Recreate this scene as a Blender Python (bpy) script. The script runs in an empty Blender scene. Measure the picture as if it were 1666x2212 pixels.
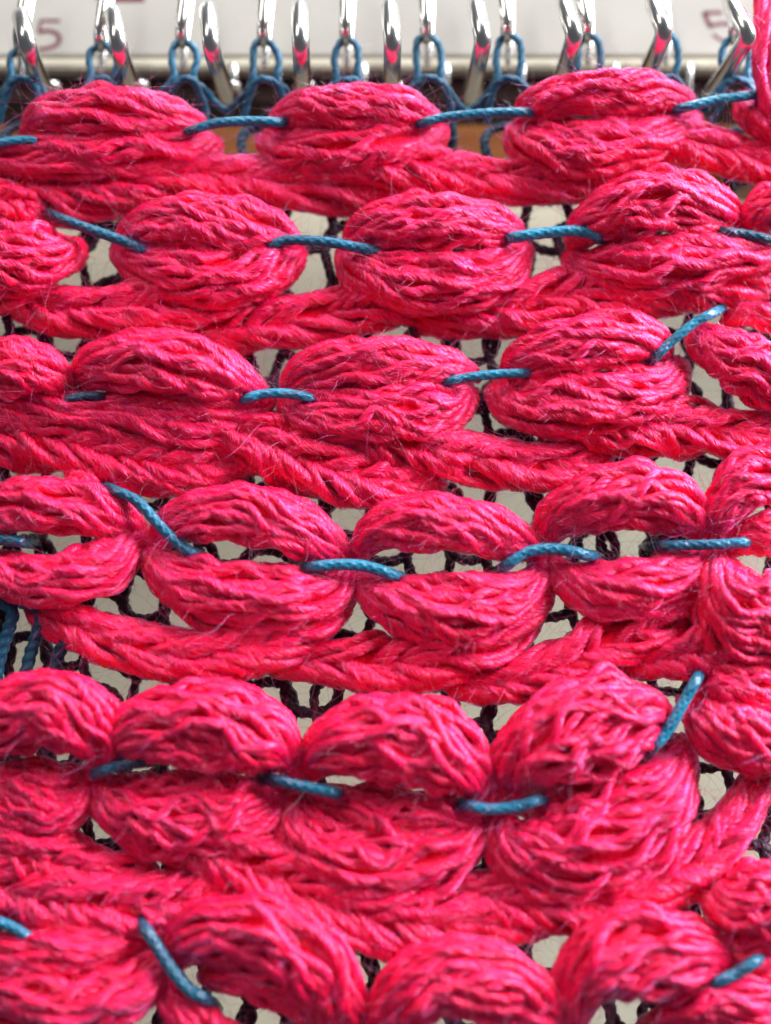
import bpy, math
import numpy as np
from mathutils import Vector, Matrix

rng = np.random.default_rng(11)
scene = bpy.context.scene
COL = scene.collection
W, H = 1666.0, 2212.0          # the picture's own grid that the tracing below is measured in
MM = 0.001
K = 100.0 / H                  # millimetres per grid unit on the cloth

# ------------------------------------------------------------------ camera
DIST, TILT = 132.0, math.radians(9)
cam_data = bpy.data.cameras.new("camera")
cam = bpy.data.objects.new("camera", cam_data)
COL.objects.link(cam)
scene.camera = cam
cam_data.sensor_fit = 'VERTICAL'
cam_data.sensor_height = 24.0
cam_data.angle_y = 2 * math.atan(50.0 / DIST)
cam_pos = np.array([0.0, -DIST * math.cos(TILT), -DIST * math.sin(TILT)])
cam.location = cam_pos * MM
cam.rotation_euler = (math.pi / 2 + TILT, 0, 0)
cam_data.clip_start, cam_data.clip_end = 0.005, 20
cam_data.dof.use_dof = True
cam_data.dof.focus_distance = (DIST - 3.0) * MM
cam_data.dof.aperture_fstop = cam_data.lens / 5.8

# ------------------------------------------------------------------ light: a window up to the right, a paler one to the left
world = bpy.data.worlds.new("World")
scene.world = world
world.use_nodes = True
world.node_tree.nodes["Background"].inputs[0].default_value = (0.80, 0.86, 1.0, 1)
world.node_tree.nodes["Background"].inputs[1].default_value = 0.15


def area(name, loc, target, sx, sy, power, col):
    d = bpy.data.lights.new(name, 'AREA')
    d.shape, d.size, d.size_y, d.energy, d.color = 'RECTANGLE', sx, sy, power, col
    o = bpy.data.objects.new(name, d)
    COL.objects.link(o)
    o.location = loc
    o.rotation_euler = (Vector(target) - Vector(loc)).to_track_quat('-Z', 'Y').to_euler()
    return o


area("window_light", (0.46, -0.17, 0.30), (0, 0, 0), 0.32, 0.38, 14.5, (0.93, 0.97, 1.0))
area("second_window_light", (-0.30, -0.34, 0.38), (0, 0, 0), 0.22, 0.40, 1.6, (1.0, 0.95, 0.86))

area("skylight_above", (0.10, -0.02, 0.55), (0, 0, 0), 0.5, 0.3, 7.0, (0.90, 0.95, 1.0))
scene.view_settings.view_transform = 'Standard'
scene.view_settings.look = 'None'
scene.view_settings.exposure = -0.08
scene.view_settings.gamma = 1.0
scene.cycles.max_bounces = 14
scene.cycles.diffuse_bounces = 9
scene.cycles.glossy_bounces = 9
scene.cycles.transmission_bounces = 10


# ------------------------------------------------------------------ helpers
def ray(u, v, d=0.0):
    """where the sight line through grid point (u, v) meets the upright plane d mm in front of the cloth"""
    u, v = np.asarray(u, float), np.asarray(v, float)
    a = (u - W / 2) * K
    b = (H / 2 - v) * K
    c, s = math.cos(TILT), math.sin(TILT)
    dx, dy, dz = a, DIST * c - b * s, DIST * s + b * c
    t = (-np.asarray(d, float) - cam_pos[1]) / dy
    return np.stack([cam_pos[0] + t * dx, cam_pos[1] + t * dy, cam_pos[2] + t * dz], -1)


def catmull(P, n):
    P = np.asarray(P, float)
    if len(P) == 2:
        P = np.stack([P[0], (P[0] + P[1]) / 2, P[1]])
    Q = np.vstack([2 * P[0] - P[1], P, 2 * P[-1] - P[-2]])
    out = []
    for i in range(1, len(Q) - 2):
        t = np.linspace(0, 1, 24, endpoint=False)[:, None]
        a, b, c, d = Q[i - 1], Q[i], Q[i + 1], Q[i + 2]
        out.append(0.5 * (2 * b + (c - a) * t + (2 * a - 5 * b + 4 * c - d) * t ** 2 + (3 * b - a - 3 * c + d) * t ** 3))
    out.append(P[-1:])
    C = np.vstack(out)
    L = np.concatenate([[0], np.cumsum(np.linalg.norm(np.diff(C[:, :3], axis=0), axis=1))])
    s = np.linspace(0, L[-1], n)
    return np.stack([np.interp(s, L, C[:, k]) for k in range(C.shape[1])], -1)


def norm(a):
    return a / np.maximum(np.linalg.norm(a, axis=-1, keepdims=True), 1e-9)


def frames(P):
    """P (S, N, 3) -> tangent, normal, binormal, carried along without twisting"""
    T = norm(np.gradient(P, axis=1))
    ref = np.zeros((P.shape[0], 3)); ref[:, 1] = -1
    alt = np.abs((ref * T[:, 0]).sum(-1)) > 0.9
    ref[alt] = (1, 0, 0)
    n = norm(ref - (ref * T[:, 0]).sum(-1, keepdims=True) * T[:, 0])
    Ns = [n]
    for i in range(1, P.shape[1]):
        n = norm(n - (n * T[:, i]).sum(-1, keepdims=True) * T[:, i])
        Ns.append(n)
    Nn = np.stack(Ns, 1)
    return T, Nn, np.cross(T, Nn)


def tubes(P, R, sides, shape=None, twist=None, caps=False):
    """P (S,N,3) mm, R (S,N). shape(theta, arc) scales the radius. Returns per-tube verts (S,N*sides,3), uv, faces"""
    S, N, _ = P.shape
    T, Nn, B = frames(P)
    arc = np.concatenate([np.zeros((S, 1)), np.cumsum(np.linalg.norm(np.diff(P, axis=1), axis=2), 1)], 1)
    th = np.linspace(0, 2 * np.pi, sides, endpoint=False)
    r = R[:, :, None] * (shape(th[None, None], arc[:, :, None]) if shape else np.ones((1, 1, sides)))
    ang = th[None, None] + (twist(arc)[:, :, None] if twist else 0)
    ang = np.broadcast_to(ang, r.shape)
    V = P[:, :, None] + r[..., None] * (np.cos(ang)[..., None] * Nn[:, :, None] + np.sin(ang)[..., None] * B[:, :, None])
    uv = np.stack([np.broadcast_to(th[None, None] / (2 * np.pi), r.shape), np.broadcast_to(arc[:, :, None], r.shape)], -1)
    i = np.arange(N - 1)[:, None] * sides
    j = np.arange(sides)[None]
    k = (j + 1) % sides
    F = np.stack([i + j, i + k, i + sides + k, i + sides + j], -1).reshape(-1, 4)
    return V.reshape(S, N * sides, 3), uv.reshape(S, N * sides, 2), F


def mesh_from(name, V, F, uv=None, mat=None, smooth=True):
    me = bpy.data.meshes.new(name)
    V = np.ascontiguousarray(V * MM, dtype=np.float32)
    nf, w = F.shape
    me.vertices.add(len(V)); me.vertices.foreach_set("co", V.ravel())
    me.loops.add(nf * w); me.loops.foreach_set("vertex_index", np.ascontiguousarray(F, dtype=np.int32).ravel())
    me.polygons.add(nf)
    me.polygons.foreach_set("loop_start", np.arange(0, nf * w, w, dtype=np.int32))
    me.polygons.foreach_set("loop_total", np.full(nf, w, dtype=np.int32))
    me.polygons.foreach_set("use_smooth", np.full(nf, smooth, dtype=bool))
    if uv is not None:
        l = me.uv_layers.new(name="UVMap")
        l.data.foreach_set("uv", np.ascontiguousarray(uv[F.ravel()], dtype=np.float32).ravel())
    me.update(calc_edges=True)
    if mat:
        me.materials.append(mat)
    return me


def link(name, me, parent=None):
    o = bpy.data.objects.new(name, me)
    COL.objects.link(o)
    if parent is not None:
        o.parent = parent
        o.matrix_parent_inverse = Matrix.Translation(-parent_loc(parent))
    return o


ROOT_LOC = {}


def parent_loc(p):
    return ROOT_LOC.get(p.name, Vector((0, 0, 0)))


def thing(name, label, cat, loc_mm, group=None):
    o = bpy.data.objects.new(name, None)
    COL.objects.link(o)
    o.empty_display_size = 0.002
    o.location = Vector(loc_mm) * MM
    ROOT_LOC[o.name] = Vector(loc_mm) * MM
    o["label"], o["category"] = label, cat
    if group:
        o["group"] = group
    return o


def joined(V, F, uv):
    """stack S tubes into one vertex/face list"""
    S, n, _ = V.shape
    FF = (F[None] + (np.arange(S) * n)[:, None, None]).reshape(-1, F.shape[1])
    return V.reshape(-1, 3), FF, uv.reshape(-1, 2)


# ------------------------------------------------------------------ materials
def new_mat(name):
    m = bpy.data.materials.new(name)
    m.use_nodes = True
    nt = m.node_tree
    return m, nt, nt.nodes["Principled BSDF"]


def yarn_mat(name, c1, c2, rough, sheen, sheen_tint, bump=0.5, fibres=9.0, along=0.35, spec=0.5, sss=0.0, tint=(1, 1, 1)):
    m, nt, b = new_mat(name)
    N = nt.nodes
    uvn = N.new("ShaderNodeUVMap")
    mp = N.new("ShaderNodeMapping")
    mp.inputs["Scale"].default_value = (fibres, along, 1)
    nt.links.new(uvn.outputs[0], mp.inputs[0])
    oi = N.new("ShaderNodeObjectInfo")
    mul = N.new("ShaderNodeMath"); mul.operation = 'MULTIPLY'; mul.inputs[1].default_value = 91.0
    nt.links.new(oi.outputs["Random"], mul.inputs[0])
    comb = N.new("ShaderNodeCombineXYZ")
    nt.links.new(mul.outputs[0], comb.inputs[2])
    add = N.new("ShaderNodeVectorMath"); add.operation = 'ADD'
    nt.links.new(mp.outputs[0], add.inputs[0]); nt.links.new(comb.outputs[0], add.inputs[1])
    nz = N.new("ShaderNodeTexNoise"); nz.inputs["Scale"].default_value = 1.0
    nz.inputs["Detail"].default_value = 3.0; nz.inputs["Roughness"].default_value = 0.6
    nt.links.new(add.outputs[0], nz.inputs["Vector"])
    bp = N.new("ShaderNodeBump"); bp.inputs["Strength"].default_value = bump; bp.inputs["Distance"].default_value = 0.00016
    nt.links.new(nz.outputs["Fac"], bp.inputs["Height"])
    nt.links.new(bp.outputs[0], b.inputs["Normal"])
    mix = N.new("ShaderNodeMix"); mix.data_type = 'RGBA'
    mix.inputs[6].default_value = (*c1, 1); mix.inputs[7].default_value = (*c2, 1)
    ramp = N.new("ShaderNodeMath"); ramp.operation = 'MULTIPLY_ADD'
    ramp.inputs[1].default_value = 0.45
    mr = N.new("ShaderNodeMapRange"); mr.inputs[1].default_value = 0.3; mr.inputs[2].default_value = 0.7
    nt.links.new(nz.outputs["Fac"], mr.inputs[0])
    mm2 = N.new("ShaderNodeMath"); mm2.operation = 'MULTIPLY'; mm2.inputs[1].default_value = 0.55
    nt.links.new(mr.outputs[0], mm2.inputs[0])
    nt.links.new(oi.outputs["Random"], ramp.inputs[0]); nt.links.new(mm2.outputs[0], ramp.inputs[2])
    nt.links.new(ramp.outputs[0], mix.inputs[0])
    nt.links.new(mix.outputs[2], b.inputs["Base Color"])
    b.inputs["Roughness"].default_value = rough
    b.inputs["Specular IOR Level"].default_value = spec
    b.inputs["Specular Tint"].default_value = (*tint, 1)
    b.inputs["Sheen Weight"].default_value = sheen
    b.inputs["Sheen Roughness"].default_value = 0.35
    b.inputs["Sheen Tint"].default_value = (*sheen_tint, 1)
    if sss:
        b.inputs["Subsurface Weight"].default_value = sss
        b.inputs["Subsurface Radius"].default_value = (1.0, 0.15, 0.2)
        b.inputs["Subsurface Scale"].default_value = 0.0009
    return m


PINK = yarn_mat("pink_yarn", (0.88, 0.0005, 0.018), (0.94, 0.004, 0.10), 0.36, 0.3, (1.0, 0.12, 0.4), bump=0.8, fibres=11, along=0.45, spec=0.75, tint=(1, .40, .74))
PINK_CORE = yarn_mat("pink_yarn_core", (0.86, 0.0006, 0.016), (0.92, 0.003, 0.04), 0.5, 0.0, (1.0, 0.3, 0.5), bump=1.0, fibres=26, along=0.4, spec=0.3, tint=(1, .4, .7))
def hair_mat(name, c1, c2, rough=.28, radial=.4, ior=1.5):
    m = bpy.data.materials.new(name); m.use_nodes = True
    nt = m.node_tree; N = nt.nodes
    N.remove(N["Principled BSDF"])
    h = N.new("ShaderNodeBsdfHairPrincipled")
    h.model, h.parametrization = 'CHIANG', 'COLOR'
    hi = N.new("ShaderNodeHairInfo")
    mix = N.new("ShaderNodeMix"); mix.data_type = 'RGBA'
    mix.inputs[6].default_value = (*c1, 1); mix.inputs[7].default_value = (*c2, 1)
    nt.links.new(hi.outputs["Random"], mix.inputs[0])
    nt.links.new(mix.outputs[2], h.inputs["Color"])
    h.inputs["Roughness"].default_value = rough
    h.inputs["Radial Roughness"].default_value = radial
    h.inputs["IOR"].default_value = ior
    nt.links.new(h.outputs[0], N["Material Output"].inputs[0])
    return m


FUZZ = hair_mat("pink_fibre", (0.89, 0.0007, 0.040), (0.98, 0.05, 0.45), rough=.13, ior=1.5)
CORD = yarn_mat("blue_cord_yarn", (0.003, 0.085, 0.18), (0.018, 0.32, 0.50), 0.26, 0.12, (0.6, 0.85, 1), bump=0.5, fibres=24, along=1.2, spec=0.6)
# the cord's colour drifts from teal to navy along its length
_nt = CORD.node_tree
_at = _nt.nodes.new("ShaderNodeAttribute"); _at.attribute_name = "navy_mix"
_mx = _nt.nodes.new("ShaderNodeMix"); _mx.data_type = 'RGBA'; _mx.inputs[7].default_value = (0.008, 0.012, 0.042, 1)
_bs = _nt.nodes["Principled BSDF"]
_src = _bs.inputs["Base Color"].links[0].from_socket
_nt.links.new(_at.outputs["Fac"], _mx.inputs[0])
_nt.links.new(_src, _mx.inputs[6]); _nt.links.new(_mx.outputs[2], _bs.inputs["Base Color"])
LOOP = yarn_mat("blue_loop_yarn", (0.003, 0.055, 0.13), (0.008, 0.17, 0.30), 0.45, 0.3, (0.5, 0.75, 1), bump=0.6, fibres=8, along=0.6)
NET = yarn_mat("dark_net_yarn", (0.014, 0.008, 0.022), (0.05, 0.014, 0.042), 0.5, 0.25, (0.5, 0.35, 0.5), bump=0.7, fibres=8, along=0.6, spec=0.35)
NETBLUE = yarn_mat("teal_net_yarn", (0.006, 0.035, 0.075), (0.012, 0.12, 0.2), 0.5, 0.25, (0.5, 0.7, 0.9), bump=0.7, fibres=8, along=0.6, spec=0.35)
NETFUZZ = hair_mat("net_fibre", (0.03, 0.02, 0.05), (0.20, 0.04, 0.10))
CORDFUZZ = hair_mat("blue_fibre", (0.01, 0.12, 0.22), (0.06, 0.32, 0.46))

CHROME, _nt, _b = new_mat("chrome")
_b.inputs["Metallic"].default_value = 1.0
_b.inputs["Base Color"].default_value = (0.60, 0.585, 0.56, 1)
_b.inputs["Roughness"].default_value = 0.26


def speckle_mat(name, c1, c2, scale, rough, bump=0.0, detail=4, stretch=(1, 1, 1), spec=0.4):
    m, nt, b = new_mat(name)
    N = nt.nodes
    tc = N.new("ShaderNodeTexCoord")
    mp = N.new("ShaderNodeMapping"); mp.inputs["Scale"].default_value = stretch
    nt.links.new(tc.outputs["Object"], mp.inputs[0])
    nz = N.new("ShaderNodeTexNoise"); nz.inputs["Scale"].default_value = scale; nz.inputs["Detail"].default_value = detail
    nt.links.new(mp.outputs[0], nz.inputs["Vector"])
    mr = N.new("ShaderNodeMapRange"); mr.inputs[1].default_value = 0.3; mr.inputs[2].default_value = 0.7
    nt.links.new(nz.outputs["Fac"], mr.inputs[0])
    mix = N.new("ShaderNodeMix"); mix.data_type = 'RGBA'
    mix.inputs[6].default_value = (*c1, 1); mix.inputs[7].default_value = (*c2, 1)
    nt.links.new(mr.outputs[0], mix.inputs[0]); nt.links.new(mix.outputs[2], b.inputs["Base Color"])
    b.inputs["Roughness"].default_value = rough
    b.inputs["Specular IOR Level"].default_value = spec
    if bump:
        bp = N.new("ShaderNodeBump"); bp.inputs["Strength"].default_value = bump; bp.inputs["Distance"].default_value = 0.0003
        nt.links.new(nz.outputs["Fac"], bp.inputs["Height"]); nt.links.new(bp.outputs[0], b.inputs["Normal"])
    return m


PLATE = speckle_mat("cream_painted_metal", (0.36, 0.334, 0.303), (0.415, 0.388, 0.352), 120, 0.38, 0.04)
LIP = speckle_mat("brushed_lip_metal", (0.36, 0.32, 0.24), (0.46, 0.42, 0.33), 300, 0.3, 0.1)
INK = speckle_mat("dark_red_print", (0.10, 0.004, 0.018), (0.15, 0.008, 0.03), 900, 0.5)
WOOD = speckle_mat("brown_varnished_wood", (0.25, 0.075, 0.018), (0.42, 0.15, 0.04), 60, 0.35, 0.15, 6, (1, 1, 9))
PANEL = speckle_mat("beige_panel", (0.36, 0.325, 0.24), (0.42, 0.385, 0.295), 14, 0.45, 0.0, 3)

# ------------------------------------------------------------------ setting behind the cloth
def box(name, lo, hi, mat, bevel=0.0, seg=3, kind=None, parent=None):
    x0, y0, z0 = lo; x1, y1, z1 = hi
    V = np.array([(x, y, z) for x in (x0, x1) for y in (y0, y1) for z in (z0, z1)], float)
    F = np.array([(0, 1, 3, 2), (4, 6, 7, 5), (0, 4, 5, 1), (2, 3, 7, 6), (0, 2, 6, 4), (1, 5, 7, 3)])
    me = mesh_from(name, V, F, None, mat, smooth=False)
    o = link(name, me, parent)
    if bevel:
        md = o.modifiers.new("bevel", 'BEVEL'); md.width = bevel * MM; md.segments = seg
    if kind:
        o["kind"] = kind
    return o


def zat(v, d):
    return ray(W / 2, v, d)[2]


# machine panel behind everything and the wooden table edge under the needle bed
box("backdrop_panel", (-150, 52, -150), (150, 56, zat(330, -52)), PANEL, 1.0, kind="structure")
wb = box("wooden_table_edge", (-110, 24, zat(395, -24)), (110, 32, zat(60, -24)), WOOD, 1.5, kind="structure")

PD = -7.0   # face of the needle bed, mm behind the cloth
bed = thing("needle_bed", "cream painted needle bed plate with red printed numbers and a metal lip", "machine plate", (0, -PD, zat(60, PD)))
box("plate_face", (-75, -PD, zat(122, PD)), (75, -PD + 1.0, zat(-260, PD)), PLATE, 0.4, parent=bed)
box("shade_bar", (-75, -PD + 1.2, zat(222, PD - 1)), (75, -PD + 7, zat(90, PD - 1)), speckle_mat("dark_maroon_shade", (0.022, 0.005, 0.004), (0.040, 0.009, 0.007), 80, 0.75), 0.4, parent=bed)  # added dark bar: its colour stands in for the shadow beneath the lip
# lip: rounded rail along the lower edge of the plate
zl = zat(140, PD + 0.8)
prof = [(-PD + .9, zl + .9), (-PD - .35, zl + .9), (-PD - .75, zl + .55), (-PD - .85, zl), (-PD - .7, zl - .45), (-PD - .3, zl - .62), (-PD + .9, zl - .62)]
pv = np.array([(x, y, z) for x in (-75, 75) for y, z in prof], float)
n = len(prof)
fl = np.array([(i, (i + 1) % n, n + (i + 1) % n, n + i) for i in range(n)])
link("lip", mesh_from("lip", pv, fl, None, LIP, smooth=False), bed)
for u in (505, 600, 786, 965, 1128, 1330, 1490):
    c = ray(u, 143, PD + 1.2)
    th = np.linspace(0, math.pi, 7)
    P = np.array([[c + np.array([0, 3, .3]), c + np.array([0, 1, .2]), c + np.array([0, 0, 0]), c + np.array([0, 0.3, -.9]), c + np.array([0, 0.8, -2.6])]])
    R = np.array([[.3, .42, .42, .38, .3]])
    V, uv, F = tubes(P, R, 10)
    link("sinker_peg", mesh_from("sinker_peg", V[0], F, None, CHROME), bed)


def ink_stroke(pts, w, parent=bed):
    P = catmull([(*ray(a, b, PD + .02)[[0, 2]], 0) for a, b in pts], 24)[:, :2]
    t = norm(np.gradient(P, axis=0)); nn = np.stack([-t[:, 1], t[:, 0]], -1) * w * K / 2
    L, Rr = P + nn, P - nn
    y0, y1 = -PD - 0.03, -PD + 0.1
    V = np.array([(a[0], y, a[1]) for pair in zip(L, Rr) for a in pair for y in (y0, y1)])
    m = len(P); F = []
    for i in range(m - 1):
        a = 4 * i; b = a + 4
        F += [(a, a + 2, b + 2, b), (a + 1, b + 1, b + 3, a + 3), (a, b, b + 1, a + 1), (a + 2, a + 3, b + 3, b + 2)]
    return mesh_from("printed_number", V, np.array(F), None, INK, smooth=False)


def ink_join(name, meshes):
    V, F, k = [], [], 0
    for me in meshes:
        a = np.zeros(len(me.vertices) * 3, np.float32); me.vertices.foreach_get("co", a)
        f = np.zeros(len(me.loops), np.int32); me.loops.foreach_get("vertex_index", f)
        V.append(a.reshape(-1, 3) / MM); F.append(f.reshape(-1, 4) + k); k += len(me.vertices)
    for me in meshes:
        bpy.data.meshes.remove(me)
    return link(name, mesh_from(name, np.vstack(V), np.vstack(F), None, INK, smooth=False), bed)


n5 = ink_join("printed_number", [ink_stroke([(88, 45), (130, 45)], 8), ink_stroke([(88, 44), (86, 58), (84, 71)], 7), ink_stroke([(84, 70), (104, 66), (122, 72), (129, 84), (122, 97), (104, 104), (82, 107)], 10)])
n5["label"] = "dark red printed 5"
nr = ink_join("printed_number", [ink_stroke([(1520, 27), (1560, 27)], 9), ink_stroke([(1522, 26), (1528, 44), (1537, 59)], 11), ink_stroke([(1534, 57), (1552, 52), (1572, 52), (1590, 62), (1596, 78)], 9), ink_stroke([(1540, 74), (1556, 85), (1580, 92)], 7)])
nr["label"] = "dark red printed figure half hidden by a hook"
nb = ink_join("printed_bar", [ink_stroke([(210, -4), (312, -4)], 20)])
nb["label"] = "dark red printed bar cut by the top of the picture"


# ------------------------------------------------------------------ yarn builders
SR = 10.6 * K                        # radius of one pink strand
def ply2(th, arc):
    return 0.79 + 0.24 * np.abs(np.cos(th)) ** 1.1


LAY, FLY = 9.0, 1.7                 # fibres per strand and millimetre: lying, flying


def lerp_at(Q, k, ii):
    i = np.floor(ii).astype(int); f = (ii - i)[..., None]
    return Q[k[:, None], i] * (1 - f) + Q[k[:, None], i + 1] * f


def springy(st, d, ln, m):
    n = len(st)
    t = np.linspace(0, 1, m)[None, :, None]
    curl = rng.normal(0, .55, (n, 3))[:, None] * ln[:, None, None]
    w = np.sin(t * rng.uniform(2, 8, (n, 1, 3)) + rng.uniform(0, 6.28, (n, 1, 3))) * .13 * ln[:, None, None]
    return st[:, None] + d[:, None] * t * ln[:, None, None] + curl * t ** 2 + w * t


FIB = {}                            # strip name -> list of fibres (loose fuzz)


def smooth_noise(S, N, knots, amp):
    k = rng.normal(0, amp, (S, knots))
    x = np.linspace(0, knots - 1, N)
    i = np.minimum(x.astype(int), knots - 2); f = x - i; f = f * f * (3 - 2 * f)
    return k[:, i] * (1 - f) + k[:, i + 1] * f


def lobe(strip, part, ctrl, d0=1.0, bulge=2.0, twist=0.9, loose=0.2, flat=0.8, ends=(-0.8, -0.8), dens=1.0, srad=1.0, core=True, label=None, chain=0.0):
    """a hank of pink strands along ctrl = [(u, v, half width)], swelling towards the viewer"""
    G = catmull(np.array(ctrl, float), 64)
    L = np.linalg.norm(np.diff(G[:, :2], axis=0), axis=1).sum() * K
    N = int(np.clip(L / 0.42, 28, 76))
    q = np.array(ctrl, float)
    G = catmull(np.stack([q[:, 0], q[:, 1], 0 * q[:, 0], q[:, 2]], -1), N)
    s = np.linspace(0, 1, N)
    dep = d0 + bulge * np.sin(np.pi * s) ** 0.6 + ends[0] * np.clip(1 - s / .18, 0, 1) ** 1.5 + ends[1] * np.clip(1 - (1 - s) / .18, 0, 1) ** 1.5
    C = G.copy()
    C[:, :2] = ray(G[:, 0], G[:, 1], dep)[:, [0, 2]]
    C[:, 3] = G[:, 3] * K * (1.24 if chain else 1.0)
    hw = np.maximum(C[:, 3] - SR * 0.7 * srad, SR * 0.5)
    hd = np.minimum(hw, 62 * K) * flat
    t2 = norm(np.gradient(C[:, :2], axis=0)); nx, nz = -t2[:, 1], t2[:, 0]
    hm = hw.max()
    per = 2 * np.pi * math.sqrt((hm ** 2 + (min(hm, 62 * K) * flat) ** 2) / 2)
    S = max(5, int(per / ((1.25 if chain else 1.16) * SR * srad) * dens * (1 if core else .9)))
    a0 = (np.arange(S) + rng.uniform(-.3, .3, S)) / S * 2 * np.pi
    inner = 0 if chain else max(3, S // 3)
    a0 = np.concatenate([a0, rng.uniform(0, 2 * np.pi, inner)])
    S += inner
    tw = twist * rng.normal(1.35, .5, S)
    A = a0[:, None] + tw[:, None] * (s - .5)[None] + smooth_noise(S, N, 7, loose)
    rho = rng.uniform(.86, 1.03, S)[:, None]
    rho[S - inner:] *= .68
    rho = rho + smooth_noise(S, N, 8, .05 + loose * .25)
    # strands plait over and under each other on the way
    pl = (s * L)[None] * (2 * np.pi / rng.uniform(7.0, 11.0, S))[:, None] + rng.uniform(0, 6.28, S)[:, None]
    A = A + .20 * min(1.0, 2.0 / hm) * np.sin(pl)
    rho = rho + .07 * np.cos(2 * pl)
    ca, sa = np.cos(A) * rho * hw, np.sin(A) * rho * hd
    if chain:
        g = (s * L)[None] * (2 * np.pi / chain) + (np.arange(S) / S * 2 * np.pi + rng.uniform(-.35, .35, S))[:, None] + smooth_noise(S, N, 8, .35)
        e = rng.uniform(.72, 1.05, S)[:, None] + smooth_noise(S, N, 8, .1)
        ca, sa = np.sin(g) * hw * e, np.sin(2 * g + .5) * hd * .62 + smooth_noise(S, N, 8, .12)
        A = np.full((S, N), np.pi / 2)
    P = np.zeros((S, N, 3))
    P[..., 0] = C[:, 0] + ca * nx
    P[..., 2] = C[:, 1] + ca * nz
    P[..., 1] = -(dep + sa)
    P += np.stack([smooth_noise(S, N, 9, 1.5 * K) for _ in range(3)], -1)
    R = SR * srad * rng.uniform(.84, 1.18, S)[:, None] * (1 + smooth_noise(S, N, 10, .08))
    taper = np.clip(np.minimum(s, 1 - s) / .04, 0.15, 1) ** .5
    R = R * taper
    tp = rng.uniform(3.4, 4.6, S)[:, None] * np.sign(rng.normal(1, .2, S))[:, None]
    ph = rng.uniform(0, 6.28, S)[:, None]
    V, uv, F = tubes(P, R, 10, ply2, lambda arc: ph + arc * (2 * np.pi / tp))
    # the filling of the hank: what shows between its strands
    if core:
        th = np.linspace(0, 2 * np.pi, 16, endpoint=False)
        kx = np.cos(th)[None] * (hw * (.45 if chain else .70))[:, None]; ky = np.sin(th)[None] * (hd * (.35 if chain else .70))[:, None]
        CV = np.stack([C[:, 0, None] + kx * nx[:, None], -(dep[:, None] + ky), C[:, 1, None] + kx * nz[:, None]], -1)
        tp2 = taper[:, None, None]
        cen = np.stack([C[:, 0], -dep, C[:, 1]], -1)[:, None]
        CV = cen + (CV - cen) * tp2
        CV = CV.reshape(-1, 3)
        i = np.arange(N - 1)[:, None] * 16; j = np.arange(16)[None]; k = (j + 1) % 16
        CF = np.stack([i + j, i + k, i + 16 + k, i + 16 + j], -1).reshape(-1, 4)
        cuv = np.stack([np.broadcast_to(th[None] / 6.283, (N, 16)), np.broadcast_to((s * L)[:, None], (N, 16))], -1).reshape(-1, 2)
        p = link(part, mesh_from(part, CV, CF, cuv, PINK_CORE), strip)
        ks = range(S)
    else:
        p = link(part, mesh_from(part, V[0], F, uv[0], PINK), strip)
        ks = range(1, S)
    if label:
        p["label"] = label
    for k in ks:
        link("strand", mesh_from("strand", V[k], F, uv[k], PINK), p)
    # the strands' fibres: most wind along with the ply, some spring away
    front = np.where(np.sin(A[:, N // 2]) > -0.45)[0]
    T, Nn, Bn = frames(P)
    ds = np.linalg.norm(np.diff(P, axis=1), axis=2).mean(1)
    m = 8
    n1 = int(len(front) * L * LAY)
    k = rng.choice(front, n1)
    i0 = rng.uniform(-2, N - 3, n1)
    ln = rng.uniform(2.2, 7.5, n1) / ds[k]
    ii = np.clip(i0[:, None] + ln[:, None] * np.linspace(0, 1, m)[None], 0, N - 1.001)
    th = rng.uniform(0, 2 * np.pi, n1)[:, None] + rng.normal(0, .22, n1)[:, None] * np.linspace(-1, 1, m)[None]
    ang = th + ph[k] + ii * ds[k][:, None] * (2 * np.pi / tp[k])
    lift = 1.0 + np.abs(rng.normal(0, .05, n1))[:, None] + np.abs(rng.normal(0, .13, n1))[:, None] * (np.abs(np.linspace(-1, 1, m)) ** 3)[None]
    rr = lerp_at(R[:, :, None], k, ii)[..., 0] * ply2(th, 0) * lift
    pts = lerp_at(P, k, ii) + rr[..., None] * (np.cos(ang)[..., None] * lerp_at(Nn, k, ii) + np.sin(ang)[..., None] * lerp_at(Bn, k, ii))
    FIB.setdefault(strip.name, []).append((pts, rng.uniform(.013, .023, n1)))
    n2 = int(len(front) * L * FLY)
    k = rng.choice(front, n2)
    i0 = rng.integers(1, N - 1, n2)
    d = T[k, i0] * rng.choice((-1, 1), n2)[:, None] * .6 + rng.normal(0, .5, (n2, 3)) + np.array([0, -.3, 0])
    d = norm(d)
    ln = rng.uniform(.6, 1.1, n2) * rng.choice((.8, 1.0, 1.4, 3.0), n2)
    ax = norm(rng.normal(0, 1, (n2, 3)))
    FIB[strip.name].append((springy(P[k, i0] + Nn[k, i0] * (R[k, i0] * .7)[:, None], d, ln, m), rng.uniform(.008, .014, n2)))
    return p


def fuzz_part(owner, batches, mat):
    """all loose and surface fibres of one thing, as hair"""
    P = np.concatenate([f[0] for f in batches]); r = np.concatenate([f[1] for f in batches])
    n, m, _ = P.shape
    h = bpy.data.hair_curves.new("fuzz")
    h.add_curves([m] * n)
    at = h.attributes.get("position") or h.attributes.new("position", 'FLOAT_VECTOR', 'POINT')
    at.data.foreach_set("vector", np.ascontiguousarray(P * MM, dtype=np.float32).ravel())
    ra = h.attributes.get("radius") or h.attributes.new("radius", 'FLOAT', 'POINT')
    R = r[:, None] * np.interp(np.linspace(0, 1, m), [0, .15, .8, 1], [.5, 1, .95, .35])[None] * MM
    ra.data.foreach_set("value", np.ascontiguousarray(R, dtype=np.float32).ravel())
    h.materials.append(mat)
    o = link("fuzz", h, owner)
    o["kind"] = "stuff"


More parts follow.
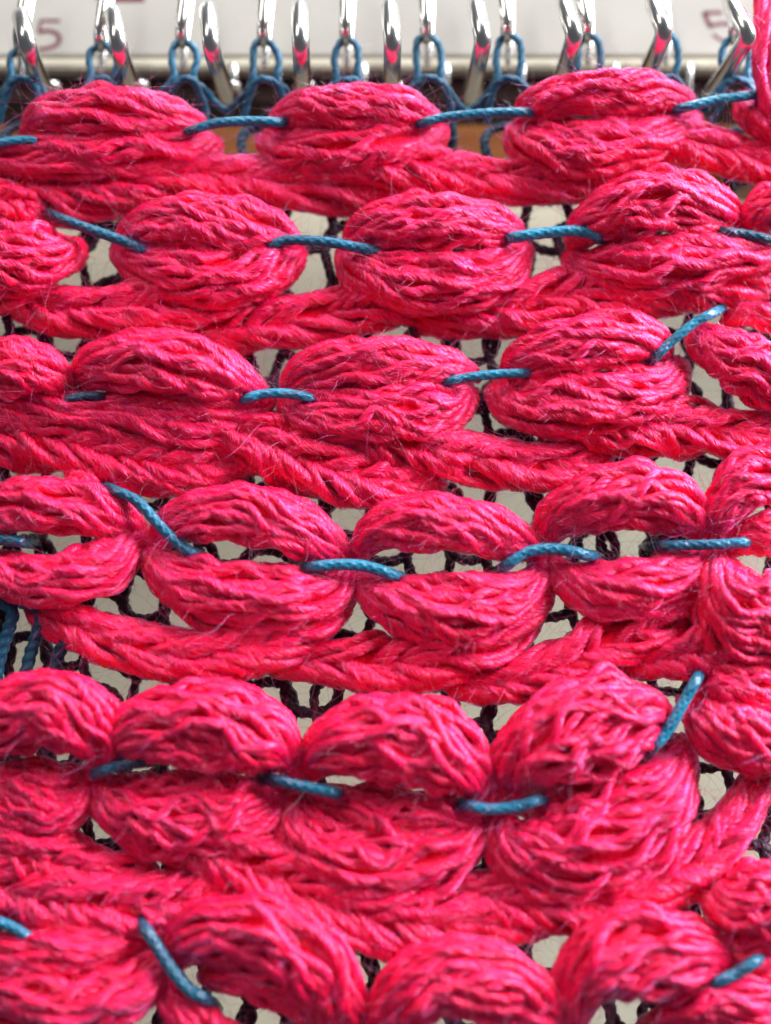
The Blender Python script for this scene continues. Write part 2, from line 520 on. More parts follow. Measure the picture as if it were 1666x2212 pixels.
# ------------------------------------------------------------------ the pink strips, row by row from the needles down
GS = "fuzzy pink yarn strips gathered across the knitting"
def strip(label, v):
    return thing("yarn_strip", label, "yarn strip", tuple(ray(W / 2, v, 0)), GS)


U, LO, B_ = "upper_lobe", "lower_lobe", "linking_band"

s1 = strip("topmost pink yarn strip, plumped into puffs directly under the chrome hooks, blurred", 300)
lobe(s1, B_, [(-90, 370, 58), (60, 400, 67), (200, 405, 60), (360, 385, 51), (480, 385, 46), (600, 400, 46), (740, 410, 44), (860, 420, 37)], 0.5, 1.2, 2.6, .3, srad=1.08, chain=30.0)
lobe(s1, B_, [(560, 360, 46), (700, 350, 53), (850, 355, 49), (1000, 378, 42), (1130, 392, 39), (1240, 400, 32), (1330, 410, 23)], 0.9, 1.4, 2.6, .3, srad=1.08, chain=30.0)
lobe(s1, B_, [(1270, 320, 46), (1380, 300, 46), (1480, 308, 42), (1580, 335, 39), (1666, 365, 39), (1780, 390, 39)], 1.2, 1.4, 2.2, .3, srad=1.08, chain=30.0)
lobe(s1, LO, [(-60, 350, 30), (60, 345, 44), (200, 330, 56), (340, 320, 56), (430, 318, 46), (468, 300, 22)], 1.2, 2.2, .8)
lobe(s1, U, [(48, 285, 15), (100, 250, 41), (220, 240, 54), (330, 245, 48), (420, 266, 26), (445, 285, 11)], 2.0, 3.0, .9)
lobe(s1, LO, [(565, 290, 20), (620, 318, 46), (740, 322, 58), (860, 312, 54), (930, 294, 38), (958, 270, 16)], 1.2, 2.2, -.8)
lobe(s1, U, [(580, 262, 13), (640, 238, 39), (750, 230, 50), (860, 234, 46), (930, 256, 26), (952, 275, 9)], 2.0, 3.0, .9)
lobe(s1, LO, [(1108, 270, 24), (1150, 310, 56), (1250, 325, 66), (1370, 305, 58), (1470, 272, 38), (1510, 250, 16)], 1.2, 2.4, .8)
lobe(s1, LO, [(1200, 400, 24), (1300, 390, 34), (1400, 370, 34), (1460, 340, 22)], 0.2, 1.4, .8)
lobe(s1, U, [(1115, 262, 15), (1160, 222, 41), (1270, 200, 48), (1390, 198, 45), (1470, 215, 28), (1500, 240, 13)], 2.0, 3.2, -.8)
lobe(s1, LO, [(1600, 205, 16), (1640, 250, 50), (1720, 265, 60), (1820, 255, 40)], 1.0, 2.5, .8)
lobe(s1, "yarn_end", [(1662, -90, 26), (1656, 20, 26), (1652, 110, 26), (1662, 190, 26), (1700, 270, 24)], 5.0, 0.6, 2.0, .25, core=False)

s2 = strip("second pink strip below the hooks, its cord dipping at the left over a pale gap", 560)
lobe(s2, B_, [(20, 645, 26), (110, 668, 44), (220, 672, 49), (340, 662, 49), (460, 640, 42), (580, 600, 35), (650, 555, 21)], 0.9, 1.6, 2.2, .28, srad=1.08, chain=30.0)
lobe(s2, B_, [(410, 712, 21), (500, 715, 39), (620, 700, 51), (740, 675, 49), (860, 650, 46), (990, 630, 39)], 0.5, 1.0, 2.4, .34, dens=.8, srad=1.08, chain=30.0)
lobe(s2, B_, [(890, 690, 21), (980, 692, 32), (1080, 672, 51), (1230, 640, 53), (1380, 620, 53), (1520, 610, 51), (1680, 580, 51)], 0.5, 1.4, 2.4, .34, dens=.9, srad=1.08, chain=30.0)
lobe(s2, LO, [(-90, 560, 60), (0, 560, 74), (90, 545, 72), (140, 535, 52), (164, 520, 22)], 1.2, 3.0, .7)
lobe(s2, B_, [(-60, 640, 35), (10, 628, 39), (70, 600, 30), (130, 570, 16)], 1.0, 1.6, .8, srad=1.08, chain=30.0)
lobe(s2, B_, [(-60, 420, 39), (20, 435, 39), (70, 452, 30), (110, 470, 16)], 1.0, 1.4, .8, srad=1.08, chain=30.0)
lobe(s2, LO, [(250, 530, 22), (300, 565, 48), (400, 594, 62), (500, 596, 64), (590, 574, 54), (650, 535, 22)], 1.2, 2.4, -.8)
lobe(s2, U, [(258, 545, 13), (290, 502, 39), (370, 480, 56), (470, 480, 61), (570, 494, 50), (630, 522, 24), (645, 550, 11)], 1.8, 2.8, .8)
lobe(s2, LO, [(742, 535, 22), (780, 578, 50), (880, 606, 64), (990, 606, 64), (1080, 578, 52), (1140, 530, 22)], 1.2, 2.4, .8)
lobe(s2, U, [(745, 530, 13), (790, 494, 43), (880, 482, 60), (990, 480, 58), (1080, 490, 45), (1135, 515, 17)], 1.8, 2.8, -.8)
lobe(s2, LO, [(1222, 550, 20), (1280, 578, 48), (1400, 575, 62), (1520, 560, 58), (1620, 545, 44), (1720, 530, 34)], 1.2, 2.4, .8)
lobe(s2, U, [(1228, 540, 13), (1270, 486, 46), (1360, 446, 65), (1460, 436, 67), (1550, 452, 52), (1605, 490, 19)], 1.8, 3.0, .8)
lobe(s2, U, [(1608, 510, 13), (1640, 465, 41), (1700, 440, 56), (1780, 430, 56)], 1.4, 2.4, .8)

s3 = strip("third pink strip from the hooks, last float climbing steeply to a lone lobe", 870)
lobe(s3, B_, [(-60, 930, 58), (80, 945, 60), (200, 975, 53), (320, 1000, 51), (440, 1010, 46), (545, 1000, 26)], 0.5, 1.4, 2.4, .3, srad=1.08, chain=30.0)
lobe(s3, B_, [(430, 900, 46), (540, 940, 53), (640, 990, 53), (760, 1030, 51), (880, 1048, 35), (960, 1040, 19)], 0.9, 1.8, 2.6, .28, srad=1.08, chain=30.0)
lobe(s3, B_, [(700, 920, 39), (830, 950, 56), (960, 980, 49), (1080, 1000, 49), (1200, 1005, 42), (1320, 985, 21)], 1.1, 1.4, 2.6, .3, srad=1.08, chain=30.0)
lobe(s3, B_, [(1180, 900, 46), (1320, 918, 51), (1450, 922, 53), (1560, 935, 49), (1680, 945, 46)], 1.1, 1.4, 2.4, .3, srad=1.08, chain=30.0)
lobe(s3, LO, [(-60, 880, 46), (60, 880, 44), (150, 890, 44), (260, 905, 46), (380, 920, 50), (500, 930, 40), (600, 900, 18)], 1.0, 1.8, 1.2)
lobe(s3, U, [(-90, 790, 56), (0, 790, 60), (80, 800, 56), (140, 822, 33), (168, 850, 11)], 1.4, 3.0, .8)
lobe(s3, LO, [(150, 868, 14), (240, 880, 32), (360, 880, 40), (480, 872, 40), (560, 865, 30), (585, 850, 14)], 1.2, 2.2, .8)
lobe(s3, U, [(165, 838, 15), (205, 795, 46), (290, 780, 63), (390, 786, 67), (490, 812, 54), (555, 845, 24), (580, 885, 11)], 1.8, 3.0, .9)
lobe(s3, LO, [(608, 865, 22), (660, 892, 52), (760, 896, 66), (880, 890, 68), (970, 874, 56), (1020, 835, 22)], 1.2, 2.4, .8)
lobe(s3, U, [(612, 850, 11), (650, 806, 35), (740, 788, 52), (850, 785, 54), (950, 794, 43), (1010, 805, 20), (1035, 820, 9)], 1.8, 2.6, -.8)
lobe(s3, LO, [(1062, 830, 22), (1110, 872, 52), (1220, 876, 70), (1340, 860, 70), (1430, 832, 56), (1475, 780, 22)], 1.2, 2.4, .8)
lobe(s3, U, [(1085, 810, 13), (1130, 778, 43), (1230, 748, 58), (1330, 730, 58), (1410, 738, 43), (1450, 770, 15)], 1.8, 2.8, .8)
lobe(s3, LO, [(1490, 700, 16), (1540, 745, 46), (1620, 790, 64), (1700, 840, 60), (1780, 880, 40)], 1.4, 2.6, -.8)
lobe(s3, U, [(1560, 690, 11), (1620, 680, 24), (1700, 690, 32), (1780, 700, 28)], 0.8, 1.6, .8)
lobe(s3, B_, [(165, 1000, 23), (185, 1040, 28), (200, 1080, 26), (240, 1110, 16)], 2.0, 1.0, 1.0, core=False, srad=1.08, chain=30.0)

s4 = strip("fourth pink strip, lens-shaped puffs with open eyes meeting under the long blue floats", 1210)
lobe(s4, B_, [(60, 1300, 16), (130, 1340, 35), (250, 1385, 44), (400, 1415, 42), (540, 1400, 51), (660, 1345, 49), (740, 1275, 28), (770, 1230, 12)], 1.0, 1.8, 2.2, .28, srad=1.08, chain=30.0)
lobe(s4, B_, [(570, 1440, 14), (680, 1430, 37), (800, 1435, 49), (940, 1425, 53), (1060, 1385, 51), (1150, 1310, 35), (1190, 1230, 14)], 0.8, 1.6, 2.4, .34, dens=.85, srad=1.08, chain=30.0)
lobe(s4, B_, [(960, 1480, 14), (1060, 1480, 30), (1180, 1450, 46), (1300, 1400, 51), (1420, 1340, 49), (1500, 1270, 32), (1550, 1190, 14)], 0.8, 1.6, 2.4, .32, dens=.9, srad=1.08, chain=30.0)
lobe(s4, B_, [(1340, 1440, 16), (1440, 1420, 39), (1560, 1400, 58), (1700, 1380, 65)], 0.8, 1.6, 1.8, .3, srad=1.08, chain=30.0)
lobe(s4, LO, [(-70, 1220, 50), (20, 1245, 50), (130, 1255, 56), (230, 1220, 52), (285, 1170, 34), (305, 1130, 14)], 1.2, 2.4, .8)
lobe(s4, U, [(-70, 1110, 44), (20, 1095, 54), (120, 1092, 58), (220, 1108, 50), (285, 1134, 28), (305, 1160, 12)], 1.4, 2.4, .8)
lobe(s4, LO, [(318, 1150, 16), (345, 1220, 36), (430, 1270, 66), (540, 1294, 74), (650, 1294, 66), (730, 1270, 36), (768, 1195, 14)], 1.2, 2.2, -.8, .2)
lobe(s4, U, [(325, 1205, 10), (370, 1138, 38), (450, 1106, 52), (550, 1112, 62), (650, 1146, 56), (725, 1186, 32), (758, 1220, 12)], 1.7, 2.6, .8)
lobe(s4, LO, [(768, 1200, 14), (800, 1270, 32), (870, 1304, 62), (970, 1322, 74), (1080, 1300, 64), (1150, 1260, 34), (1185, 1190, 14)], 1.2, 2.2, .8, .2)
lobe(s4, U, [(768, 1215, 12), (810, 1152, 38), (890, 1130, 54), (990, 1134, 58), (1090, 1158, 48), (1155, 1185, 24), (1180, 1215, 12)], 1.7, 2.6, .8)
lobe(s4, LO, [(1185, 1190, 14), (1220, 1245, 32), (1300, 1274, 58), (1400, 1266, 62), (1490, 1232, 46), (1548, 1180, 12)], 1.2, 2.2, .8, .2)
lobe(s4, U, [(1172, 1190, 12), (1205, 1118, 44), (1290, 1078, 66), (1390, 1074, 70), (1480, 1102, 54), (1530, 1150, 18), (1540, 1185, 10)], 1.7, 2.6, -.8)
lobe(s4, U, [(1535, 1185, 14), (1560, 1100, 40), (1620, 1035, 60), (1720, 1010, 64)], 1.5, 2.6, .8)
lobe(s4, LO, [(1545, 1175, 14), (1565, 1255, 56), (1610, 1325, 96), (1720, 1360, 110)], 1.4, 2.4, -.6)
lobe(s4, U, [(1560, 1190, 12), (1620, 1160, 38), (1700, 1150, 60)], 1.2, 2.0, .6)

s5 = strip("fifth pink strip, biggest puffs overlapping each other above a sagging frayed lower band", 1700)
lobe(s5, B_, [(-70, 1880, 58), (60, 1930, 65), (200, 1950, 53), (330, 1955, 53), (450, 1930, 46), (550, 1890, 28)], 0.8, 1.8, 2.2, .3, srad=1.08, chain=30.0)
lobe(s5, B_, [(330, 1800, 35), (450, 1830, 53), (580, 1890, 65), (700, 1940, 65), (850, 1985, 65), (1000, 1990, 51), (1130, 1985, 39), (1240, 1970, 16)], 1.0, 1.8, 2.6, .3, srad=1.08, chain=30.0)
lobe(s5, B_, [(880, 1900, 16), (980, 1920, 30), (1100, 1945, 46), (1260, 1950, 56), (1420, 1900, 56), (1540, 1830, 46), (1610, 1740, 37), (1650, 1660, 23)], 0.9, 1.8, 2.2, .3, srad=1.08, chain=30.0)
lobe(s5, B_, [(-70, 1760, 39), (20, 1830, 51), (110, 1860, 49), (220, 1880, 39), (330, 1900, 28)], 0.8, 1.6, 1.4, .3, srad=1.08, chain=30.0)
lobe(s5, LO, [(-60, 1700, 40), (30, 1730, 52), (110, 1760, 46), (170, 1730, 30), (200, 1670, 12)], 0.8, 1.8, .9, .3)
lobe(s5, U, [(-70, 1600, 40), (0, 1560, 70), (90, 1530, 78), (180, 1560, 74), (225, 1630, 40), (185, 1680, 14)], 1.6, 3.4, .9)
lobe(s5, LO, [(195, 1680, 14), (240, 1730, 50), (320, 1762, 72), (430, 1768, 76), (540, 1752, 62), (620, 1700, 18)], 1.0, 1.8, .8, .34)
lobe(s5, U, [(215, 1655, 16), (270, 1590, 58), (370, 1560, 88), (470, 1565, 94), (570, 1600, 76), (635, 1650, 26), (650, 1690, 12)], 1.8, 3.2, .8)
lobe(s5, LO, [(612, 1700, 16), (650, 1796, 56), (740, 1860, 70), (860, 1870, 72), (980, 1830, 58), (1060, 1740, 18)], 1.0, 1.8, -.8, .3)
lobe(s5, LO, [(700, 1740, 16), (790, 1768, 46), (890, 1778, 54), (990, 1758, 44), (1050, 1730, 14)], 1.0, 1.6, .8, .34)
lobe(s5, U, [(655, 1680, 16), (710, 1618, 56), (800, 1592, 80), (900, 1602, 90), (990, 1648, 72), (1050, 1710, 28), (1070, 1755, 12)], 1.8, 3.2, .8)
lobe(s5, LO, [(1072, 1740, 18), (1100, 1820, 56), (1190, 1850, 92), (1310, 1812, 96), (1410, 1740, 78), (1465, 1660, 40), (1478, 1590, 14)], 1.2, 2.4, .8, .24)
lobe(s5, U, [(1085, 1730, 20), (1120, 1645, 60), (1210, 1592, 92), (1310, 1565, 98), (1400, 1558, 66), (1450, 1580, 18)], 1.8, 3.2, -.8)
lobe(s5, LO, [(1480, 1500, 20), (1550, 1570, 60), (1640, 1600, 66), (1740, 1620, 60)], 1.2, 2.2, .8, .26)
lobe(s5, U, [(1500, 1470, 18), (1570, 1480, 40), (1680, 1490, 54)], 1.4, 2.0, .8, .26)
lobe(s5, LO, [(1530, 1890, 22), (1580, 1930, 70), (1670, 1960, 90), (1760, 1980, 80)], 1.2, 2.6, -.6)
lobe(s5, LO, [(1560, 2080, 18), (1620, 2060, 50), (1720, 2070, 60)], 0.6, 2.0, .6)

lobe(s5, LO, [(-60, 1690, 34), (40, 1695, 50), (130, 1690, 40), (195, 1670, 14)], 0.6, 1.6, .9, .34)
lobe(s5, LO, [(205, 1690, 14), (310, 1712, 40), (430, 1716, 48), (550, 1722, 38), (610, 1690, 14)], 0.6, 1.4, -.9, .34)
lobe(s5, LO, [(1100, 1740, 14), (1190, 1730, 40), (1310, 1700, 46), (1410, 1650, 34), (1450, 1600, 12)], 0.4, 1.0, .9, .34)
lobe(s5, LO, [(645, 1715, 14), (740, 1732, 38), (850, 1742, 44), (960, 1752, 34), (1045, 1742, 12)], 0.4, 1.2, .9, .34)
s6 = strip("lowest pink strip, its puffs cut off by the bottom edge of the picture", 2110)
lobe(s6, B_, [(-70, 2250, 58), (60, 2260, 51), (200, 2280, 46), (400, 2300, 46)], 0.8, 1.4, 2.0, .3, srad=1.08, chain=30.0)
lobe(s6, LO, [(-70, 2110, 46), (40, 2140, 60), (160, 2160, 62), (270, 2140, 56), (350, 2080, 38), (385, 2030, 14)], 1.2, 2.4, -.8)
lobe(s6, U, [(-70, 2060, 30), (40, 2060, 44), (160, 2050, 46), (270, 2030, 36), (340, 2010, 16)], 1.2, 2.4, .8)
lobe(s6, LO, [(355, 2080, 16), (385, 2160, 42), (450, 2240, 50), (560, 2290, 50), (700, 2290, 40)], 1.2, 2.2, .8)
lobe(s6, U, [(365, 2090, 16), (410, 2030, 56), (510, 2005, 72), (610, 2025, 82), (690, 2090, 74), (740, 2160, 52), (780, 2250, 30)], 1.7, 3.0, .8)
lobe(s6, U, [(430, 2110, 14), (500, 2105, 40), (590, 2120, 48), (660, 2170, 40), (700, 2240, 20)], 1.2, 2.2, .8)
lobe(s6, U, [(815, 2290, 16), (850, 2180, 56), (930, 2118, 76), (1030, 2115, 80), (1130, 2155, 68), (1200, 2230, 40), (1220, 2300, 20)], 1.7, 3.0, -.8)
lobe(s6, LO, [(780, 2230, 14), (840, 2290, 40), (960, 2320, 50), (1100, 2310, 40)], 1.2, 2.0, .8)
lobe(s6, U, [(1225, 2250, 20), (1260, 2120, 58), (1340, 2060, 84), (1430, 2060, 80), (1530, 2065, 50), (1590, 2075, 16)], 1.8, 3.2, -.8)
lobe(s6, U, [(1330, 1990, 20), (1420, 1985, 30), (1510, 2010, 26), (1580, 2060, 12)], 1.0, 1.8, .8)
lobe(s6, LO, [(1380, 2230, 16), (1480, 2190, 40), (1580, 2160, 56), (1690, 2130, 60)], 1.2, 2.4, .8)
lobe(s6, LO, [(1560, 2130, 16), (1600, 2190, 46), (1680, 2230, 60)], 1.2, 2.2, -.8)
for st in (s1, s2, s3, s4, s5, s6):
    fuzz_part(st, FIB[st.name], FUZZ)


netfib = []


def net_fuzz(P, r, count, store=None):
    T, Nn, Bn = (q[0] for q in frames(P[None]))
    i = rng.integers(0, len(P), count)
    a = rng.uniform(0, 6.28, count)[:, None]
    out = np.cos(a) * Nn[i] + np.sin(a) * Bn[i]
    d = norm(T[i] * rng.choice((-1, 1), count)[:, None] + out * .5 + rng.normal(0, .4, (count, 3)))
    ln = rng.uniform(.5, 1.0, count) * rng.choice((.8, 1.2, 2.6), count)
    (netfib if store is None else store).append((springy(P[i] + out * r * .9, d, ln, 8), rng.uniform(.008, .016, count)))


# ------------------------------------------------------------------ blue cord floats
def braid(th, arc):
    k = 2 * np.pi / 2.0
    a = np.abs(np.cos(2.5 * th + arc * k)); b = np.abs(np.cos(2.5 * th - arc * k))
    return 0.81 + 0.22 * np.maximum(a, b) ** 2.5


def cord(label, v, floats):
    t = thing("blue_cord", label, "cord", tuple(ray(W / 2, v, 2.5)), "blue braided cords threaded through the pink strips")
    cf = []
    for pts, w, dm, navy_mix in floats:
        (u0, v0), (u1, v1) = pts[0], pts[1]
        (u2, v2), (u3, v3) = pts[-1], pts[-2]
        def ext(a, b, l):
            d = np.array(a, float) - np.array(b, float); d /= np.linalg.norm(d)
            return np.array(a) + d * l
        e0, e1 = ext(pts[0], pts[1], 36), ext(pts[-1], pts[-2], 36)
        m = len(pts)
        ds = [dm - .5 + 1.2 * math.sin(math.pi * (i + .5) / m) for i in range(m)]
        full = [ray(*e0, dm - 6.5)] + [ray(a, b, d) for (a, b), d in zip(pts, ds)] + [ray(*e1, dm - 6.5)]
        L = sum(np.linalg.norm(full[i + 1] - full[i]) for i in range(len(full) - 1))
        P = catmull(np.array(full), int(L / .13))[None]
        q = np.linspace(0, 1, P.shape[1])
        R = (w * .76 * K / 2 * np.clip(.45 + .55 * np.minimum(q, 1 - q) / .17, 0, 1) ** .8)[None]
        ph = rng.uniform(0, 3)
        V, uv, F = tubes(P, R, 24, braid, lambda arc: ph + arc * 0.0)
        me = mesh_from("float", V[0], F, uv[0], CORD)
        dy = np.interp(q, np.linspace(.2, .8, len(navy_mix)), navy_mix) + smooth_noise(1, len(q), 9, .1)[0]
        me.attributes.new("navy_mix", 'FLOAT', 'POINT').data.foreach_set("value", np.repeat(np.clip(dy, 0, 1), 24).astype(np.float32))
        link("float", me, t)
        net_fuzz(P[0], w * .44 * K, 70, cf)
    fuzz_part(t, cf, CORDFUZZ)
    return t


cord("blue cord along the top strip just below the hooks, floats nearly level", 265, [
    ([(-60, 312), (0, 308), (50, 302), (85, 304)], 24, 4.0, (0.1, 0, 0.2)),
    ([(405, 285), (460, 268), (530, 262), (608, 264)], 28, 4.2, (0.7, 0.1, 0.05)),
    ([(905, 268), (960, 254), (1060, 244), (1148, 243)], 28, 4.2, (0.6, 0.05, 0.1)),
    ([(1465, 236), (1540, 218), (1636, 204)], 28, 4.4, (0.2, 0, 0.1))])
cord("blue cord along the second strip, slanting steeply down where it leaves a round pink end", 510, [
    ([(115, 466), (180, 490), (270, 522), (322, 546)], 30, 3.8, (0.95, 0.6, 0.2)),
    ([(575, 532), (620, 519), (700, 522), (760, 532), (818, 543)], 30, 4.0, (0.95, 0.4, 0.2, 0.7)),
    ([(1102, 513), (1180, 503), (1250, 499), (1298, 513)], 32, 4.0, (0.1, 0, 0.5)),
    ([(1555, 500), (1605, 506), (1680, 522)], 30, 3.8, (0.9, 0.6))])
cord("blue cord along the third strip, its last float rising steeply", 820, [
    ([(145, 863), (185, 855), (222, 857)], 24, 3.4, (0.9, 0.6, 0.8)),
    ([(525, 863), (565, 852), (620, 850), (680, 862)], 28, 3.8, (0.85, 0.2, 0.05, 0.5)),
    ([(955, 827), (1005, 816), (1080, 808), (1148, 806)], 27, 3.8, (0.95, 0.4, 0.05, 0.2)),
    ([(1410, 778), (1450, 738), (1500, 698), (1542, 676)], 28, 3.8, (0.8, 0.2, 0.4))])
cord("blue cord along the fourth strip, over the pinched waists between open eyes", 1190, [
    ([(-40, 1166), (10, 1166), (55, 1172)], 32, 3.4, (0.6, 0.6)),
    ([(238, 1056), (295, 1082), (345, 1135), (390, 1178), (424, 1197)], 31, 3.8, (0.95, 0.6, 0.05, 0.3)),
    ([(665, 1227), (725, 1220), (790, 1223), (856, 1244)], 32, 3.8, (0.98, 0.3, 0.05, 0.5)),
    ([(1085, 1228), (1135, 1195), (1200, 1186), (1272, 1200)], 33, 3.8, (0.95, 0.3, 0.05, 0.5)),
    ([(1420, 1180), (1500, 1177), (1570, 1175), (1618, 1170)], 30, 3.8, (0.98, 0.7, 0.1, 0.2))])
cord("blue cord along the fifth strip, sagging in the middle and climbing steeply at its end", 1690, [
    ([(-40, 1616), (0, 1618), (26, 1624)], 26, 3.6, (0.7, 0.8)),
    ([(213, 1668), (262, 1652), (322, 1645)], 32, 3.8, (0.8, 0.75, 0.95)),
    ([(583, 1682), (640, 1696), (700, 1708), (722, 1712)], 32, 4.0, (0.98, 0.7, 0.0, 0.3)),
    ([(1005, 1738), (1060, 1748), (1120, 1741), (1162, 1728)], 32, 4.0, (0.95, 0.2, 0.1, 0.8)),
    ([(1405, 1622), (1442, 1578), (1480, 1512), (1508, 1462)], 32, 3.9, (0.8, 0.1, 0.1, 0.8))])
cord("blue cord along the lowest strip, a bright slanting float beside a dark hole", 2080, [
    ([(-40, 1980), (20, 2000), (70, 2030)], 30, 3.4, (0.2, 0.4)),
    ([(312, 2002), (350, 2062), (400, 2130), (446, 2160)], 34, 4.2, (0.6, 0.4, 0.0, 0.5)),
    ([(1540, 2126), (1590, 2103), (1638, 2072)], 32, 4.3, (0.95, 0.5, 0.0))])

# ------------------------------------------------------------------ dark knitted net that carries everything
net = thing("knitted_net", "dark open knitted net hanging from the back hooks behind the pink strips", "knitting", (0, -1, zat(300, 0)))
NR = 12.6 * K


PITCH = 175.0
for c in range(19):
    vc = 345 + c * 112
    amp, wob = 88.0, 27.0
    t = np.linspace(-0.9 * 2 * np.pi, 10.6 * 2 * np.pi, 720)
    uu = 52 + PITCH * t / (2 * np.pi) + wob * np.sin(2 * t) + np.interp(t, np.linspace(t[0], t[-1], 26), rng.normal(0, 10, 26))
    vv = vc - amp * np.cos(t) + np.interp(t, np.linspace(t[0], t[-1], 30), rng.normal(0, 11, 30))
    dd = -0.9 + 0.75 * np.sin(2 * t + 1.2) * np.sin(t) - 0.5 * np.cos(t)
    P = ray(uu, vv, 0.0); P[:, 1] = -dd
    R = NR * (1 + np.interp(np.arange(720), np.linspace(0, 719, 150), rng.normal(0, .08, 150)))
    V, uv, F = tubes(P[None], R[None], 8, ply2, lambda arc: arc * (2 * np.pi / 1.9))
    link("course", mesh_from("course", V[0], F, uv[0], NETBLUE if c in (0,) else NET), net)
    net_fuzz(P, NR, 1100)
# a few bright teal stitches show at the cloth's edge by the fourth strip
for du, dv in ((0, 0), (62, 6), (118, 26), (-54, 4)):
    P = catmull(np.array([ray(a + du, b + dv, d) for a, b, d in [(-25, 1290, 1.0), (25, 1315, 1.6), (22, 1350, 1.4), (6, 1400, 1.0), (-6, 1450, .6), (-10, 1500, 0)]]), 60)
    V, uv, F = tubes(P[None], np.full((1, 60), NR * 1.15), 10, ply2, lambda arc: arc * 3)
    o = link("stitch", mesh_from("stitch", V[0], F, uv[0], LOOP if du <= 0 else NETBLUE), net)
LOOPX = [(48, 104), (222, 96), (398, 88), (574, 86), (752, 84), (926, 80), (1100, 77), (1272, 77), (1440, 78), (1592, 82)]
for x, y in LOOPX:
    p1 = [(x - 88, 240, 0), (x - 66, 226, .6), (x - 44, 200, 1.2), (x - 24, 168, 1.6), (x - 27, 128, 1.8), (x - 20, y + 12, 1.6), (x, y, .9), (x + 20, y + 12, 1.6), (x + 27, 128, 1.8), (x + 24, 168, 1.6), (x + 44, 200, 1.2), (x + 66, 226, .6), (x + 88, 240, 0)]
    p2 = [(x - 50, 270, .4), (x - 42, 225, 1.2), (x - 26, 184, 2.0), (x, 170, 2.3), (x + 26, 184, 2.0), (x + 42, 225, 1.2), (x + 50, 270, .4)]
    for nm, p, rr in (("needle_loop", p1, 9.2), ("needle_loop", p2, 9.2)):
        P = catmull(np.array([ray(a + rng.normal(0, 2.5), b + rng.normal(0, 2), d) for a, b, d in p]), 90)
        V, uv, F = tubes(P[None], np.full((1, 90), rr * K), 10, ply2, lambda arc: arc * (2 * np.pi / 2.2))
        link(nm, mesh_from(nm, V[0], F, uv[0], LOOP), net)
        net_fuzz(P, rr * K, 26)
fuzz_part(net, netfib, NETFUZZ)


# ------------------------------------------------------------------ chrome needles
def rod(name, pts, radii, parent, sides=16, n=70, flat=None):
    P = catmull(np.array([(*ray(a, b, d), r) for (a, b, d), r in zip(pts, radii)]), n)
    R = P[None, :, 3].copy()
    R[0, 0] *= .2; R[0, 1] *= .75; R[0, -1] *= .2; R[0, -2] *= .75
    V, uv, F = tubes(P[None, :, :3], R, sides, flat)
    return link(name, mesh_from(name, V[0], F, None, CHROME), parent)


GF = "chrome needles of the front bed hooking over the pink top strip"
FRONT = [
    ((46, 32), (60, 100), (106, 214), "front chrome needle leaning over the printed red 5"),
    ((246, 26), (256, 100), (296, 212), "front chrome needle touching a back needle beneath the red printed bar"),
    ((450, 18), (456, 100), (494, 214), "front chrome needle over the gap between first and second top puffs"),
    ((648, 16), (650, 100), (656, 214), "upright front chrome needle dipping behind the start of the second top puff"),
    ((842, 12), (848, 98), (846, 214), "upright front chrome needle dipping behind the end of the second top puff"),
    ((1030, 10), (1043, 92), (1016, 214), "front chrome needle over the gap between second and third top puffs"),
    ((1220, 6), (1240, 82), (1200, 204), "front chrome needle leaning in at the start of the third top puff"),
    ((1414, 2), (1434, 74), (1380, 190), "front chrome needle leaning in at the far end of the third top puff"),
    ((1584, 4), (1614, 84), (1530, 214), "strongly leaning front chrome needle beside the hanging pink yarn end")]
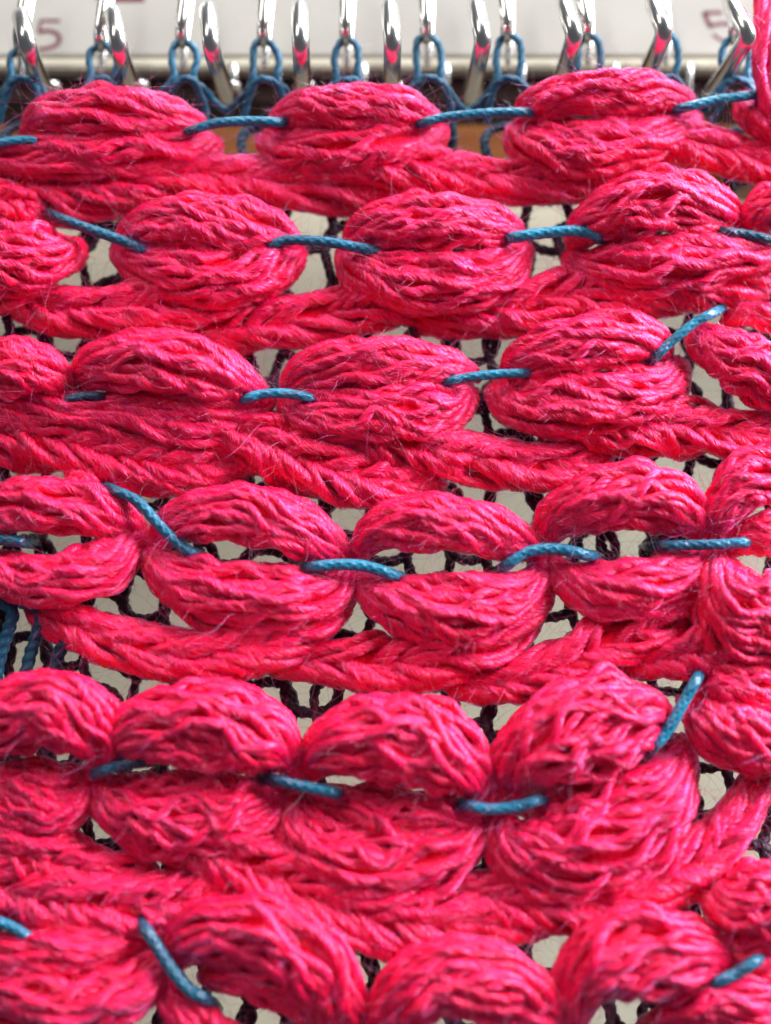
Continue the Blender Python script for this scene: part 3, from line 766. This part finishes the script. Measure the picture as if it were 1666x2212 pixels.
for top, bend, bot, lab in FRONT:
    c = ray(*bend, 8.0)
    t = thing("needle", lab, "needle", tuple(ray(*bot, -5.0)), GF)
    mid = ((bend[0] + bot[0]) / 2, (bend[1] + bot[1]) / 2)
    q = ((bend[0] * .75 + top[0] * .25), bend[1] * .75 + top[1] * .25)
    r = 19.0 * K
    rod("hook", [(bot[0], bot[1], -5), (bot[0] * .6 + bend[0] * .4, bot[1] * .62 + bend[1] * .38, 0.5), (bend[0] * .8 + bot[0] * .2, bend[1] + 26, 6.2), (bend[0], bend[1] - 6, 8.2), (bend[0] * .55 + top[0] * .45, bend[1] * .52 + top[1] * .48, 8.0), (top[0], top[1] + 9, 6.0), (top[0], top[1] + 4, 4.0), (top[0] + 2, top[1] + 26, 2.2)],
        [r * 1.12, r * 1.08, r * 1.02, r * 1.02, r * 1.04, r * 1.06, r, r * .9], t)
    sgn = 1 if bend[0] < 833 else -1
    # the latch: a slim spoon lying along the stem
    rod("latch", [(bot[0] + 16, bot[1] + 6, -4.0), (bot[0] + 17, bot[1] - 26, -2.8), (bot[0] * .7 + bend[0] * .3 + 15, bot[1] * .7 + bend[1] * .3, -1.6)], [r * .5, r * .62, r * .35], t, 12, 30)

GB = "chrome needles of the back bed holding blue loops"
BACKLAB = ["back chrome needle mostly hidden behind the hook over the printed red 5",
           "back chrome needle side by side with a front hook beneath the red printed bar",
           "back chrome needle holding the blue loop above the end of the first top puff",
           "back chrome needle above the blue loop left of the second top puff",
           "back chrome needle above the blue loop at the crown of the second top puff",
           "back chrome needle above the blue loop right after the second top puff",
           "back chrome needle above the blue loop just before the third top puff",
           "back chrome needle above the blue loop at the crown of the third top puff",
           "back chrome needle tucked close behind the hook at the third puff's far end",
           "back chrome needle nearly hidden behind the hook by the hanging pink yarn end"]
for (x, y), lab in zip(LOOPX, BACKLAB):
    t = thing("needle", lab, "needle", tuple(ray(x, y - 130, -3)), GB)
    lean = (x - 790) * -0.016
    xx = x - 6
    r = 14.0 * K
    rod("hook", [(xx + lean * 2.2, -60, 3.2), (xx + lean, 0, 3.8), (xx, y - 36, 4.0), (xx, y - 12, 3.2), (xx + 1, y + 3, 1.4), (xx + 3, y + 6, -.8), (xx + 4, y + 4, -2.6)],
        [r * .9, r, r, r, r * .95, r * .85, r * .7], t)
    rod("stem", [(xx + 16 + lean * 2, -90, -2.5), (xx + 14 + lean, 0, -2.8), (xx + 8, y, -3.0), (xx + 4, y + 40, -3.4), (xx + 3, y + 66, -3.8)], [r * .55, r * .6, r * .7, r * .7, r * .5], t, 12, 40)
